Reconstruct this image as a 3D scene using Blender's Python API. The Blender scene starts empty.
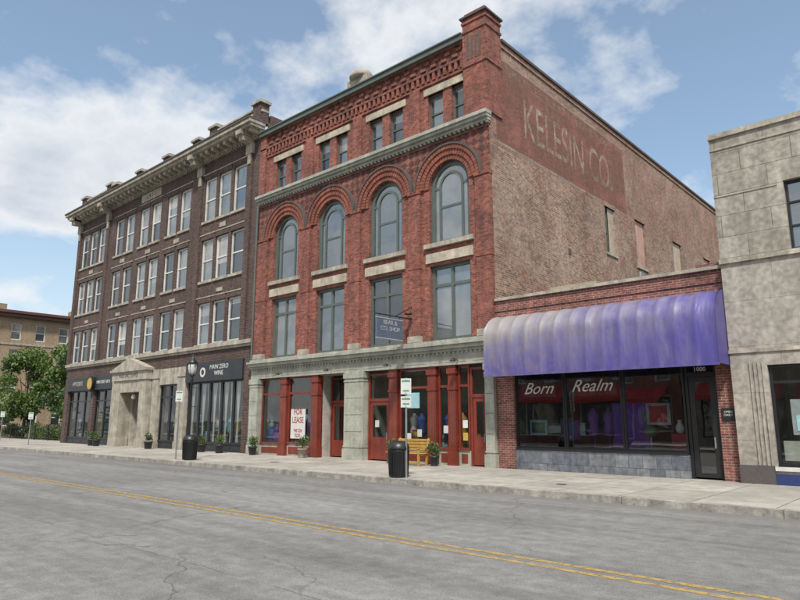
import bpy, math, random
from mathutils import Vector, noise, Euler, Matrix
random.seed(7)
scene=bpy.context.scene
R=math.radians

# ------------------------------------------------------------------ node helpers
class NT:
    def __init__(s,mat):
        s.t=mat.node_tree; s.n=s.t.nodes; s.l=s.t.links
    def new(s,typ,**kw):
        nd=s.n.new(typ)
        for k,v in kw.items(): setattr(nd,k,v)
        return nd
    def put(s,nd,key,val):
        if val is None: return
        if isinstance(val,bpy.types.NodeSocket): s.l.new(val,nd.inputs[key])
        else:
            if isinstance(val,tuple) and len(val)==3 and nd.inputs[key].type=='RGBA': val=(*val,1)
            nd.inputs[key].default_value=val
    def math(s,op,a,b=0.0,c=None,clamp=False):
        nd=s.new('ShaderNodeMath',operation=op,use_clamp=clamp)
        s.put(nd,0,a); s.put(nd,1,b)
        if c is not None: s.put(nd,2,c)
        return nd.outputs[0]
    def mix(s,f,a,b,mode='MIX'):
        nd=s.new('ShaderNodeMix',data_type='RGBA',blend_type=mode)
        s.put(nd,0,f); s.put(nd,6,a); s.put(nd,7,b)
        return nd.outputs[2]
    def ramp(s,f,lo,hi,a=0.0,b=1.0):
        nd=s.new('ShaderNodeMapRange'); s.put(nd,0,f)
        nd.inputs[1].default_value=lo; nd.inputs[2].default_value=hi
        nd.inputs[3].default_value=a; nd.inputs[4].default_value=b
        return nd.outputs[0]
    def noise(s,vec,scale,detail=3,rough=.55,dist=0.0):
        nd=s.new('ShaderNodeTexNoise'); s.put(nd,'Vector',vec)
        nd.inputs['Scale'].default_value=scale; nd.inputs['Detail'].default_value=detail
        nd.inputs['Roughness'].default_value=rough; nd.inputs['Distortion'].default_value=dist
        return nd.outputs[0]
    def vec(s,x,y,z=0.0):
        nd=s.new('ShaderNodeCombineXYZ'); s.put(nd,0,x); s.put(nd,1,y); s.put(nd,2,z)
        return nd.outputs[0]
    def xyz(s):
        tc=s.new('ShaderNodeTexCoord'); sp=s.new('ShaderNodeSeparateXYZ')
        s.l.new(tc.outputs['Object'],sp.inputs[0])
        return tc.outputs['Object'],sp.outputs[0],sp.outputs[1],sp.outputs[2]

def newmat(name):
    m=bpy.data.materials.new(name); m.use_nodes=True
    return m,NT(m),m.node_tree.nodes['Principled BSDF']
def bump(t,p,h,strength=.4,dist=.02):
    b=t.new('ShaderNodeBump'); b.inputs['Strength'].default_value=strength; b.inputs['Distance'].default_value=dist
    t.put(b,'Height',h); t.l.new(b.outputs[0],p.inputs['Normal'])

def weather(t,col,o,x,y,z,amt=.3,scale=.45,streak=.8):
    n=t.noise(o,scale,4,.65); col=t.mix(1.0,col,t.ramp(n,.3,.7,1-amt,1+amt*.5),'MULTIPLY')
    if streak:
        u=t.math('ADD',x,y)
        st=t.noise(t.vec(t.math('MULTIPLY',u,3.0),t.math('MULTIPLY',z,.22)),1.0,3,.6)
        col=t.mix(1.0,col,t.ramp(st,.35,.7,1-amt*streak,1.06),'MULTIPLY')
    return col

def m_brick(name,c1,c2,mortar,amt=.28,checker=None,extra=None,bw=.21,rh=.075,mort=.009,rough=.88,bias=-.1,streak=.8):
    m,t,p=newmat(name); o,x,y,z=t.xyz()
    uv=t.vec(t.math('ADD',x,y),z)
    br=t.new('ShaderNodeTexBrick'); t.put(br,'Vector',uv)
    t.put(br,'Color1',c1); t.put(br,'Color2',c2); t.put(br,'Mortar',mortar)
    br.inputs['Scale'].default_value=1; br.inputs['Mortar Size'].default_value=mort
    br.inputs['Mortar Smooth'].default_value=.3; br.inputs['Brick Width'].default_value=bw
    br.inputs['Row Height'].default_value=rh; br.inputs['Bias'].default_value=bias
    col=br.outputs[0]
    if checker:
        dark,bands=checker
        a=t.math('ADD',x,z); b=t.math('SUBTRACT',x,z); k=1/.36
        ck=t.new('ShaderNodeTexChecker'); t.put(ck,'Vector',t.vec(t.math('MULTIPLY',a,k),t.math('MULTIPLY',b,k),.5))
        ck.inputs['Scale'].default_value=1.0
        f=None
        for z0,z1 in bands:
            g=t.math('MULTIPLY',t.math('GREATER_THAN',z,z0),t.math('LESS_THAN',z,z1))
            f=g if f is None else t.math('MAXIMUM',f,g)
        f=t.math('MULTIPLY',f,ck.outputs[1])
        col=t.mix(t.math('MULTIPLY',f,.72),col,dark)
    if extra: col=extra(t,col,o,x,y,z)
    col=weather(t,col,o,x,y,z,amt,streak=streak)
    fine=t.noise(o,7,2); col=t.mix(1.0,col,t.ramp(fine,.3,.7,.74,1.24),'MULTIPLY')
    t.put(p,'Base Color',col); p.inputs['Roughness'].default_value=rough
    bump(t,p,t.math('SUBTRACT',t.math('MULTIPLY',fine,.4),br.outputs[1]),.5,.012)
    return m

def m_plain(name,c,rough=.6,amt=.15,scale=1.5,metal=0,bmp=.15,spec=None):
    m,t,p=newmat(name); o,x,y,z=t.xyz()
    col=weather(t,c,o,x,y,z,amt,scale)
    n=t.noise(o,14,2)
    col=t.mix(1.0,col,t.ramp(n,.3,.7,1-amt*.5,1+amt*.4),'MULTIPLY')
    t.put(p,'Base Color',col); p.inputs['Roughness'].default_value=rough; p.inputs['Metallic'].default_value=metal
    if spec is not None: p.inputs['Specular IOR Level'].default_value=spec
    if bmp: bump(t,p,n,bmp,.02)
    return m

def m_glass(name,body,refl=.3,seed=0.0):
    m,t,p=newmat(name); o,x,y,z=t.xyz()
    n=t.noise(t.vec(t.math('ADD',t.math('ADD',x,y),seed),z,0),.8,2)
    t.put(p,'Base Color',t.mix(t.ramp(n,.3,.7),body,tuple(c*.35 for c in body))); p.inputs['Roughness'].default_value=.5
    g=t.new('ShaderNodeBsdfGlossy'); g.inputs['Roughness'].default_value=.02
    g.inputs['Color'].default_value=(.85,.92,.95,1)
    bn=t.new('ShaderNodeBump'); bn.inputs['Strength'].default_value=.2; bn.inputs['Distance'].default_value=.05
    t.put(bn,'Height',t.noise(o,1.6,1)); t.l.new(bn.outputs[0],g.inputs['Normal'])
    lw=t.new('ShaderNodeLayerWeight'); lw.inputs[0].default_value=.25
    ms=t.new('ShaderNodeMixShader'); t.put(ms,0,t.math('ADD',t.math('MULTIPLY',lw.outputs[0],.6),refl,clamp=True))
    t.l.new(p.outputs[0],ms.inputs[1]); t.l.new(g.outputs[0],ms.inputs[2])
    t.l.new(ms.outputs[0],t.n['Material Output'].inputs[0])
    return m
def m_clear(name,refl=.16,tint=(.75,.82,.82)):
    m,t,p=newmat(name); o,x,y,z=t.xyz()
    tr=t.new('ShaderNodeBsdfTransparent'); tr.inputs[0].default_value=(*tint,1)
    g=t.new('ShaderNodeBsdfGlossy'); g.inputs['Roughness'].default_value=.015
    bn=t.new('ShaderNodeBump'); bn.inputs['Strength'].default_value=.08; bn.inputs['Distance'].default_value=.03
    t.put(bn,'Height',t.noise(o,.9,1)); t.l.new(bn.outputs[0],g.inputs['Normal'])
    lw=t.new('ShaderNodeLayerWeight'); lw.inputs[0].default_value=.3
    ms=t.new('ShaderNodeMixShader'); t.put(ms,0,t.math('ADD',t.math('MULTIPLY',lw.outputs[0],.5),refl,clamp=True))
    t.l.new(tr.outputs[0],ms.inputs[1]); t.l.new(g.outputs[0],ms.inputs[2])
    t.l.new(ms.outputs[0],t.n['Material Output'].inputs[0])
    return m
def m_faded(name,c,lo=.42,hi=.6,maxa=.9,scale=1.3,mina=.25):
    """old paint flaking off brick: opaque where it survives"""
    m,t,p=newmat(name); o,x,y,z=t.xyz()
    n=t.noise(o,scale,7,.75)
    br=t.new('ShaderNodeTexBrick'); t.put(br,'Vector',t.vec(t.math('ADD',x,y),z))
    br.inputs['Scale'].default_value=1; br.inputs['Mortar Size'].default_value=.009
    br.inputs['Brick Width'].default_value=.21; br.inputs['Row Height'].default_value=.075
    t.put(br,'Color1',(1,1,1)); t.put(br,'Color2',(.66,.66,.66)); t.put(br,'Mortar',(.62,.58,.54))
    col=t.mix(1.0,c,br.outputs[0],'MULTIPLY'); col=weather(t,col,o,x,y,z,.25,.9,.3)
    t.put(p,'Base Color',col); p.inputs['Roughness'].default_value=.9
    tr=t.new('ShaderNodeBsdfTransparent'); ms=t.new('ShaderNodeMixShader')
    t.put(ms,0,t.ramp(n,lo,hi,mina,maxa)); t.l.new(tr.outputs[0],ms.inputs[1]); t.l.new(p.outputs[0],ms.inputs[2])
    t.l.new(ms.outputs[0],t.n['Material Output'].inputs[0])
    return m

# ------------------------------------------------------------------ materials
def soot(t,col,o,x,y,z):
    n=t.noise(o,.8,5,.7)
    col=t.mix(t.ramp(n,.50,.70,0,.55),col,(.085,.042,.035))
    return t.mix(t.ramp(t.noise(o,1.7,4,.7),.55,.73,0,.45),col,(.38,.20,.15))
RED=m_brick('red_brick',(.37,.110,.070),(.16,.046,.036),(.27,.16,.13),.3,checker=((.055,.026,.024),[(11.75,13.05),(16.25,16.8)]),extra=soot,bias=0)
REDP=m_brick('red_brick_plain',(.37,.112,.072),(.17,.048,.038),(.27,.16,.13),.3,extra=soot,bias=0)
REDARCH=m_plain('arch_brick',(.30,.10,.066),.85,.4,5)
LOWRED=m_brick('low_red_brick',(.31,.10,.075),(.16,.05,.042),(.38,.30,.25),.3,bias=0,extra=soot)
BROWN=m_brick('dark_brick',(.105,.056,.045),(.042,.024,.022),(.20,.155,.13),.28,bw=.23,rh=.08,mort=.010,bias=0)
def sidecol(t,col,o,x,y,z):
    n=t.noise(o,.30,6,.72); n2=t.noise(o,2.0,5,.75)
    f=t.ramp(t.math('ADD',t.math('MULTIPLY',n,.65),t.math('MULTIPLY',n2,.35)),.46,.57,0,1)
    col=t.mix(t.math('MULTIPLY',f,.42),col,(.42,.34,.26))
    n3=t.noise(t.vec(t.math('ADD',x,y),z,7.0),.5,5,.78)
    col=t.mix(t.ramp(n3,.50,.62,0,.6),col,(.15,.07,.052))
    n4=t.noise(t.vec(t.math('ADD',x,y),z,17.0),1.1,5,.78)
    col=t.mix(t.ramp(n4,.54,.64,0,.5),col,(.30,.12,.08))
    hi=t.ramp(z,11.5,13.5)
    return t.mix(t.math('MULTIPLY',hi,.3),col,(.34,.17,.13))
SIDE=m_brick('old_side_brick',(.38,.225,.15),(.13,.062,.045),(.36,.30,.24),.25,extra=sidecol,bias=0,streak=.3,bw=.24,rh=.085,mort=.012)
TANB=m_brick('tan_brick',(.38,.27,.17),(.30,.205,.13),(.36,.29,.21),.2)
STONE=m_plain('cream_stone',(.45,.405,.33),.85,.38,2)
LIME=m_plain('lintel_stone',(.50,.44,.34),.85,.35,2.5)
SAGE=m_plain('sage_paint',(.40,.405,.335),.55,.28,2,bmp=.08)
SAGED=m_plain('sage_dark_paint',(.105,.125,.11),.5,.15,2,bmp=.05)
REDPT=m_plain('red_paint',(.215,.042,.026),.4,.25,2,bmp=.04)
WHITE=m_plain('white_paint',(.66,.65,.61),.5,.15,2,bmp=.03)
BLACK=m_plain('black_metal',(.018,.019,.021),.4,.2,3,bmp=.03)
CHAR=m_plain('charcoal_fascia',(.03,.032,.037),.45,.2,2,bmp=.03)
DARKT=m_plain('dark_coping',(.10,.085,.08),.7,.2)
GREYM=m_plain('grey_metal',(.35,.36,.37),.45,.15,metal=.6,bmp=.02)
ROOF=m_plain('roof_membrane',(.12,.12,.12),.9)
GL=[m_glass('window_glass_a',(.05,.06,.065),.24,0),m_glass('window_glass_b',(.18,.19,.185),.20,5),m_glass('window_glass_c',(.02,.025,.03),.13,9)]
CLEAR=m_clear('shop_glass',.12,(.85,.9,.9))
CLEARD=m_clear('dark_shop_glass',.19,(.70,.75,.77))
INT=m_plain('interior_wall',(.45,.42,.37),.9,.3)
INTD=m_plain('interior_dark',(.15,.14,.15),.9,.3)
FLOOR=m_plain('interior_floor',(.22,.17,.12),.6,.3)
def m_blocks(name,c1,c2,joint,w,h,msz=.012,amt=.25,extra=None):
    return m_brick(name,c1,c2,joint,amt,bw=w,rh=h,mort=msz,extra=extra)
def stain(t,col,o,x,y,z):
    n=t.noise(o,.9,5,.7); return t.mix(t.ramp(n,.48,.66,0,.6),col,(.20,.17,.135))
BLOCKS=m_blocks('limestone_blocks',(.40,.37,.315),(.34,.31,.26),(.20,.18,.155),1.25,.62,.012,.3,stain)
def stain2(t,col,o,x,y,z):
    n=t.noise(o,.6,5,.7); return t.mix(t.ramp(n,.52,.7,0,.4),col,(.26,.225,.18))
SMOOTHC=m_blocks('render_concrete',(.385,.35,.30),(.37,.335,.285),(.30,.27,.23),2.6,1.24,.010,.22,stain2)
SLATE=m_blocks('slate_tiles',(.13,.145,.17),(.24,.25,.265),(.09,.10,.11),.42,.37,.01,.3)

# ------------------------------------------------------------------ builder
class Obj:
    def __init__(s,name,loc=(0,0,0),rot=0):
        s.e=bpy.data.objects.new(name,None); scene.collection.objects.link(s.e)
        s.e.location=loc; s.e.rotation_euler=(0,0,rot); s.p={}
    def part(s,key,mat):
        if key not in s.p: s.p[key]=([],[],mat,[False])
        return s.p[key]
    def poly(s,key,mat,pts):
        v,f,_,_2=s.part(key,mat); n=len(v); v.extend(tuple(p) for p in pts); f.append(tuple(range(n,n+len(pts))))
    def box(s,key,mat,x0,x1,y0,y1,z0,z1):
        v,f,_,_2=s.part(key,mat); n=len(v)
        for x in (x0,x1):
            for y in (y0,y1):
                for z in (z0,z1): v.append((x,y,z))
        for q in ((0,1,3,2),(4,6,7,5),(0,4,5,1),(2,3,7,6),(0,2,6,4),(1,5,7,3)): f.append(tuple(n+i for i in q))
    def mesh(s,key,mat,verts,faces,smooth=False):
        v,f,_,sm=s.part(key,mat); n=len(v); v.extend(tuple(p) for p in verts); f.extend(tuple(n+i for i in q) for q in faces)
        if smooth: sm[0]=True
    def lathe(s,key,mat,prof,cx=0,cy=0,cz=0,seg=20,smooth=True):
        vs=[];fs=[]
        for r,z in prof:
            for i in range(seg):
                a=2*math.pi*i/seg; vs.append((cx+r*math.cos(a),cy+r*math.sin(a),cz+z))
        for j in range(len(prof)-1):
            for i in range(seg):
                k=(i+1)%seg; fs.append((j*seg+i,j*seg+k,(j+1)*seg+k,(j+1)*seg+i))
        fs.append(tuple(range(seg))[::-1]); fs.append(tuple((len(prof)-1)*seg+i for i in range(seg)))
        s.mesh(key,mat,vs,fs,smooth)
    def tube(s,key,mat,p,q,r0,r1=None,seg=8):
        r1=r0 if r1 is None else r1
        p=Vector(p);q=Vector(q); d=(q-p).normalized()
        a=d.orthogonal().normalized(); b=d.cross(a); vs=[];
        for c,r in ((p,r0),(q,r1)):
            for i in range(seg):
                an=2*math.pi*i/seg; vs.append(c+a*r*math.cos(an)+b*r*math.sin(an))
        fs=[(i,(i+1)%seg,seg+(i+1)%seg,seg+i) for i in range(seg)]+[tuple(range(seg)),tuple(range(seg,2*seg))]
        s.mesh(key,mat,vs,fs,False)
    def pbox(s,key,mat,P,u0,u1,v0,v1,d0,d1):
        a=P(u0,v0,d0); b=P(u1,v1,d1)
        s.box(key,mat,min(a[0],b[0]),max(a[0],b[0]),min(a[1],b[1]),max(a[1],b[1]),min(a[2],b[2]),max(a[2],b[2]))
    def pquad(s,key,mat,P,u0,u1,v0,v1,d):
        s.poly(key,mat,[P(u0,v0,d),P(u1,v0,d),P(u1,v1,d),P(u0,v1,d)])
    def wall(s,key,mat,P,u0,u1,v0,v1,ops,depth=.3,d=0.0):
        us=sorted({u0,u1}|{a for o in ops for a in o[:2]}); vs=sorted({v0,v1}|{a for o in ops for a in o[2:4]})
        for i in range(len(us)-1):
            for j in range(len(vs)-1):
                cu=(us[i]+us[i+1])/2; cv=(vs[j]+vs[j+1])/2
                if any(o[0]<cu<o[1] and o[2]<cv<o[3] for o in ops): continue
                s.pquad(key,mat,P,us[i],us[i+1],vs[j],vs[j+1],d)
        for o in ops:
            a,b,c,e=o[:4]; arch=len(o)>4
            top=e-(b-a)/2 if arch else e
            for (ua,va,ub,vb) in ((a,c,a,top),(b,c,b,top),(a,c,b,c)):
                s.poly(key,mat,[P(ua,va,d),P(ub,vb,d),P(ub,vb,d+depth),P(ua,va,d+depth)])
            if not arch: s.poly(key,mat,[P(a,e,d),P(b,e,d),P(b,e,d+depth),P(a,e,d+depth)])
            else:
                N=20; r=(b-a)/2; cx=(a+b)/2
                pts=[(cx-r*math.cos(math.pi*k/N),top+r*math.sin(math.pi*k/N)) for k in range(N+1)]
                for k in range(N):
                    p,q=pts[k],pts[k+1]
                    s.poly(key,mat,[P(p[0],p[1],d),P(q[0],q[1],d),P(q[0],e,d),P(p[0],e,d)])
                    s.poly(key,mat,[P(p[0],p[1],d),P(q[0],q[1],d),P(q[0],q[1],d+depth),P(p[0],p[1],d+depth)])
    def ring(s,key,mat,P,cx,cz,r0,r1,d0,d1,N=24,a0=0,a1=math.pi,vous=False):
        for k in range(N):
            t0=a0+(a1-a0)*k/N; t1=a0+(a1-a0)*(k+1)/N
            if vous: g=(t1-t0)*.06; t0+=g; t1-=g
            c=[(cx+r*math.cos(t),cz+r*math.sin(t)) for r,t in ((r0,t0),(r1,t0),(r1,t1),(r0,t1))]
            vs=[P(u,v,d0) for u,v in c]+[P(u,v,d1) for u,v in c]
            s.mesh(key,mat,vs,[(0,1,2,3),(4,5,6,7),(0,1,5,4),(1,2,6,5),(2,3,7,6),(3,0,4,7)])
    def sash(s,P,a,b,c,e,d,fm,t=.08,mid=None,vert=(),glass=None,key='window_frames',dep=.09,blind=None):
        s.pbox(key,fm,P,a,a+t,c,e,d,d+dep); s.pbox(key,fm,P,b-t,b,c,e,d,d+dep)
        s.pbox(key,fm,P,a+t,b-t,c,c+t,d,d+dep); s.pbox(key,fm,P,a+t,b-t,e-t,e,d,d+dep)
        for m in (mid or ()): s.pbox(key,fm,P,a+t,b-t,m-t*.45,m+t*.45,d+.015,d+dep)
        for m in vert: s.pbox(key,fm,P,m-t*.45,m+t*.45,c+t,e-t,d+.008,d+dep-.004)
        g=glass or random.choice(GL)
        # each pane hangs very slightly out of true, as real sashes do
        w1=random.uniform(-.008,.008); w2=random.uniform(-.008,.008)
        def pane(gm,v0,v1):
            s.poly('glass_'+gm.name,gm,[P(a+t*.5,v0,d+.06+w1),P(b-t*.5,v0,d+.06-w1),P(b-t*.5,v1,d+.06+w2),P(a+t*.5,v1,d+.06-w2+w1*.5)])
        if blind and random.random()<.75:
            h=c+(e-c)*random.choice([.35,.5,.5,.7,.85])
            g2=random.choice([BLG,BLG2])
            pane(g,c+t*.5,h); pane(g2,h,e-t*.5)
        else: pane(g,c+t*.5,e-t*.5)
    def text(s,name,body,size,loc,rot,mat,sx=1,shear=0,ext=.004):
        cu=bpy.data.curves.new(name,'FONT'); cu.body=body; cu.size=size; cu.align_x='CENTER'; cu.align_y='CENTER'; cu.extrude=ext; cu.shear=shear
        cu.resolution_u=3
        tmp=bpy.data.objects.new(name+'_c',cu); scene.collection.objects.link(tmp)
        bpy.context.view_layer.update()
        me=bpy.data.meshes.new_from_object(tmp.evaluated_get(bpy.context.evaluated_depsgraph_get()))
        bpy.data.objects.remove(tmp)
        M=Matrix.Translation(loc)@Euler(rot).to_matrix().to_4x4()@Matrix.Diagonal((sx,1,1,1))
        me.transform(M); me.materials.clear(); me.materials.append(mat)
        ob=bpy.data.objects.new(name,me); scene.collection.objects.link(ob); ob.parent=s.e
    def done(s,bevel=()):
        for key,(v,f,mat,sm) in s.p.items():
            me=bpy.data.meshes.new(key); me.from_pydata(v,[],f); me.materials.append(mat); me.update()
            if sm[0]:
                me.polygons.foreach_set('use_smooth',[True]*len(me.polygons))
            ob=bpy.data.objects.new(key,me); scene.collection.objects.link(ob); ob.parent=s.e
            if key in bevel:
                b=ob.modifiers.new('b','BEVEL'); b.width=.012; b.segments=1; b.limit_method='ANGLE'
        return s
BLG=m_glass('window_glass_blind',(.44,.42,.38),.14,2); BLG2=m_glass('window_glass_shade',(.28,.28,.26),.18,4)
PF=lambda u,v,d:(u,d,v)

def room(o,x0,x1,y0,y1,z0,z1,wall=INT,floor=FLOOR,key='interior'):
    o.poly(key,wall,[(x0,y1,z0),(x1,y1,z0),(x1,y1,z1),(x0,y1,z1)])
    o.poly(key,wall,[(x0,y0,z0),(x0,y1,z0),(x0,y1,z1),(x0,y0,z1)])
    o.poly(key,wall,[(x1,y0,z0),(x1,y1,z0),(x1,y1,z1),(x1,y0,z1)])
    o.poly(key,wall,[(x0,y0,z1),(x1,y0,z1),(x1,y1,z1),(x0,y1,z1)])
    o.poly(key+'_floor',floor,[(x0,y0,z0),(x1,y0,z0),(x1,y1,z0),(x0,y1,z0)])

def shell(o,key,mat,x0,x1,y0,y1,z1,roofz,left=True,right=True):
    if left: o.poly(key,mat,[(x0,y0,0),(x0,y1,0),(x0,y1,z1),(x0,y0,z1)])
    if right: o.poly(key,mat,[(x1,y0,0),(x1,y1,0),(x1,y1,z1),(x1,y0,z1)])
    o.poly(key,mat,[(x0,y1,0),(x1,y1,0),(x1,y1,z1),(x0,y1,z1)])
    o.poly('roof',ROOF,[(x0,y0,roofz),(x1,y0,roofz),(x1,y1,roofz),(x0,y1,roofz)])

colr=[m_plain('item_%d'%i,c,.6,.2) for i,c in enumerate([(.45,.04,.04),(.6,.58,.5),(.05,.1,.3),(.5,.35,.08),(.1,.25,.12),(.25,.08,.35),(.7,.7,.68),(.3,.5,.55)])]
def goods(o,x0,x1,y0,y1,z,n,key='display'):
    """shop-window display: dress forms, framed cards, plinths with vases"""
    for i in range(n):
        x=x0+(x1-x0)*(i+random.uniform(.15,.85))/n; y=random.uniform(y0,y1); k=random.random()
        m=random.choice(colr); m2=random.choice(colr)
        if k<.35:
            o.lathe(key+'_'+m.name,m,[(.13,0),(.16,.06),(.03,.08),(.025,.55),(.16,.6),(.19,.75),(.13,.95),(.19,1.15),(.2,1.25),(.07,1.38),(.05,1.46)],x,y,z,12)
        elif k<.7:
            w=random.uniform(.18,.4); h=random.uniform(.4,.8); zz=z+random.uniform(.2,1.0)
            o.box(key+'_'+m.name,m,x-w,x+w,y-.02,y+.02,zz,zz+h); o.box(key+'_'+m2.name,m2,x-w*.75,x+w*.75,y-.03,y-.021,zz+.08,zz+h-.08)
        else:
            w=random.uniform(.15,.3); h=random.uniform(.3,.8)
            o.box(key+'_'+m.name,m,x-w,x+w,y-.15,y+.15,z,z+h)
            o.lathe(key+'_'+m2.name,m2,[(.06,0),(.12,.08),(.14,.2),(.05,.34),(.07,.4),(.01,.41)],x,y,z+h,12)

# ================================================================== RED BUILDING
b=Obj('red_brick_building')
X0,X1=-27.3,-12.6
bays=[-24.95,-21.55,-18.05,-14.6]
ops=[]
for c in bays:
    ops.append((c-.98,c+.98,4.8,7.8)); ops.append((c-.98,c+.98,8.7,12.02,'a'))
    ops.append((c-1.02,c-.22,13.5,15.2)); ops.append((c+.22,c+1.02,13.5,15.2))
b.wall('facade_wall',RED,PF,X0,X1,3.85,16.9,ops,.32)
for a,e in ((X0,-26.35),(-23.55,-22.95),(-20.1,-19.5),(-16.62,-16.02),(-13.25,X1+.003)):
    b.pbox('piers',REDP,PF,a,e,4.8,10.95,-.13,0.1)
    b.pbox('pier_caps',REDARCH,PF,a-.02,e+.02,10.95,11.08,-.17,0.1)
    b.pbox('pier_caps',REDARCH,PF,a-.02,e+.02,7.78,7.9,-.15,0.1)
    b.pbox('pier_bases',STONE,PF,a-.03,e+.02,4.8,5.05,-.17,0.1)
for c in bays:
    g=random.choice(GL)
    b.sash(PF,c-.98,c+.98,4.8,7.8,.16,SAGED,.13,mid=(7.0,),vert=(c,),dep=.12,glass=g)
    b.pbox('lintels',LIME,PF,c-1.15,c+1.15,7.92,8.3,-.07,.1)
    b.pbox('sills',STONE,PF,c-1.2,c+1.2,8.52,8.7,-.14,.1)
    sp=12.02-.98
    b.ring('window_frames',SAGED,PF,c,sp,.82,.98,.14,.26)
    for sx in (-1,1):
        a=c+sx*.98; e=c+sx*.82
        b.pbox('window_frames',SAGED,PF,min(a,e),max(a,e),8.7,sp,.14,.26)
        a=c+sx*.60; e=c+sx*.50
        b.pbox('window_frames',SAGED,PF,min(a,e),max(a,e),8.7,sp,.16,.24)
    b.ring('window_frames',SAGED,PF,c,sp,.50,.60,.16,.24)
    b.pbox('window_frames',SAGED,PF,c-.82,c+.82,8.7,8.82,.15,.25)
    b.pbox('window_frames',SAGED,PF,c-.5,c+.5,10.15,10.24,.17,.23)
    b.pbox('window_frames',SAGED,PF,c-.82,c-.6,sp-.05,sp+.05,.17,.23)
    b.pbox('window_frames',SAGED,PF,c+.6,c+.82,sp-.05,sp+.05,.17,.23)
    g=random.choice(GL[:2]); N=20
    b.poly('glass_'+g.name,g,[PF(c-.9,8.72,.2),PF(c+.9,8.72,.2)]+[PF(c+.9*math.cos(math.pi*k/N),sp+.9*math.sin(math.pi*k/N),.2) for k in range(N+1)])
    b.ring('arch_rings',REDARCH,PF,c,sp,1.0,1.2,-.05,.05,26,vous=True)
    b.ring('arch_rings',REDARCH,PF,c,sp,1.2,1.42,-.10,.05,30,vous=True)
    b.ring('arch_rings',REDARCH,PF,c,sp,1.42,1.60,-.15,.05,34,vous=True)
    b.ring('arch_hood',DARKT,PF,c,sp,1.60,1.67,-.19,.05,34)
    for s0 in (-1.02,.22):
        b.sash(PF,c+s0,c+s0+.8,13.5,15.2,.16,SAGED,.07,mid=(14.35,),glass=random.choice(GL),blind=1)
    b.pbox('lintels',LIME,PF,c-1.2,c+1.2,15.2,15.5,-.06,.1)
b.pbox('cornice',SAGE,PF,X0,X1+.05,13.08,13.2,-.16,.05)
b.pbox('cornice',SAGE,PF,X0,X1+.07,13.2,13.32,-.28,.05)
b.pbox('cornice',SAGE,PF,X0,X1+.09,13.32,13.46,-.36,.05)
x=X0+.1
while x<X1: b.pbox('cornice_dentils',SAGE,PF,x,x+.1,13.0,13.08,-.14,.02); x+=.22
for z0,z1,d in ((12.9,12.98,.05),(15.62,15.72,.07),(16.12,16.2,.12),(16.84,16.9,.1)):
    b.pbox('brick_courses',REDP,PF,X0,X1,z0,z1,-d,.05)
x=X0+.12
while x<X1-.9:
    b.pbox('corbel_table',REDP,PF,x,x+.13,15.78,16.12,-.11,.03); x+=.29
x=X0+.12
while x<X1-.9:
    b.pbox('corbel_table',REDP,PF,x,x+.28,16.38,16.5,-.06,.03); b.pbox('corbel_table',REDP,PF,x+.2,x+.48,16.6,16.72,-.06,.03); x+=.56
for xx in (-23.2,-19.8,-16.3):
    b.pbox('upper_piers',REDP,PF,xx-.28,xx+.28,13.46,15.62,-.09,.02)
b.pbox('upper_piers',REDP,PF,X0,X0+.5,13.46,16.84,-.12,.02)
b.pbox('coping',SAGED,PF,X0,-13.66,16.9,17.12,-.24,.35)
b.pbox('coping',SAGED,PF,X0,-13.66,17.12,17.18,-.30,.38)
b.box('corner_pier',REDP,-13.66,X1+.06,-.16,.9,13.46,17.75)
b.box('corner_pier_cap',DARKT,-13.75,X1+.14,-.25,1.0,17.75,17.83)
b.box('corner_pier_cap_top',REDP,-13.6,X1+.0,-.1,.84,17.83,18.0)
for z in (15.6,17.1,17.5): b.box('corner_pier_bands',REDP,-13.70,X1+.10,-.20,.94,z,z+.1)
for k in range(4): b.box('corner_pier_panel',DARKT,-13.45+k*.19,-13.36+k*.19,-.172,-.1,15.9,16.9)
b.box('parapet_ornament',STONE,-20.5,-19.2,-.1,.5,17.18,17.65)
b.lathe('parapet_ornament_dome',STONE,[(.55,0),(.58,.12),(.5,.3),(.33,.45),(.12,.53),(.02,.56)],-19.85,.2,17.65,16)
b.pbox('shop_frieze',SAGE,PF,X0,X1+.0,3.82,4.32,-.1,.2)
for k,(z0,z1,d) in enumerate(((4.32,4.42,.2),(4.42,4.56,.34),(4.56,4.66,.42),(4.66,4.78,.22))):
    b.pbox('shop_cornice',SAGE,PF,X0,X1+.02,z0,z1,-d,.1)
x=X0+.1
while x<X1-.1: b.pbox('shop_dentils',SAGE,PF,x,x+.09,4.24,4.32,-.16,-.08); x+=.2
x=X0+.5
while x<X1-.5: b.pbox('shop_frieze_panels',STONE,PF,x,x+1.6,3.93,3.96,-.112,-.05);b.pbox('shop_frieze_panels',STONE,PF,x,x+1.6,4.16,4.19,-.112,-.05); x+=1.9
def sagepier(a,e):
    b.pbox('shop_piers',SAGE,PF,a,e,.1,3.82,-.16,.35)
    b.pbox('shop_piers_base',SAGE,PF,a-.04,e+.04,.1,.6,-.21,.3)
    b.pbox('shop_piers_cap',SAGE,PF,a-.04,e+.04,3.55,3.78,-.2,.3)
    for z in (1.3,2.0,2.7): b.pbox('shop_pier_joints',SAGED,PF,a+.05,e-.05,z,z+.02,-.164,.1)
    for z in (.66,3.4): b.pbox('shop_piers_cap',SAGE,PF,a-.02,e+.02,z,z+.06,-.185,.3)
sagepier(-27.28,-26.6); sagepier(-20.3,-19.15); sagepier(-13.0,-12.62)
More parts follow.
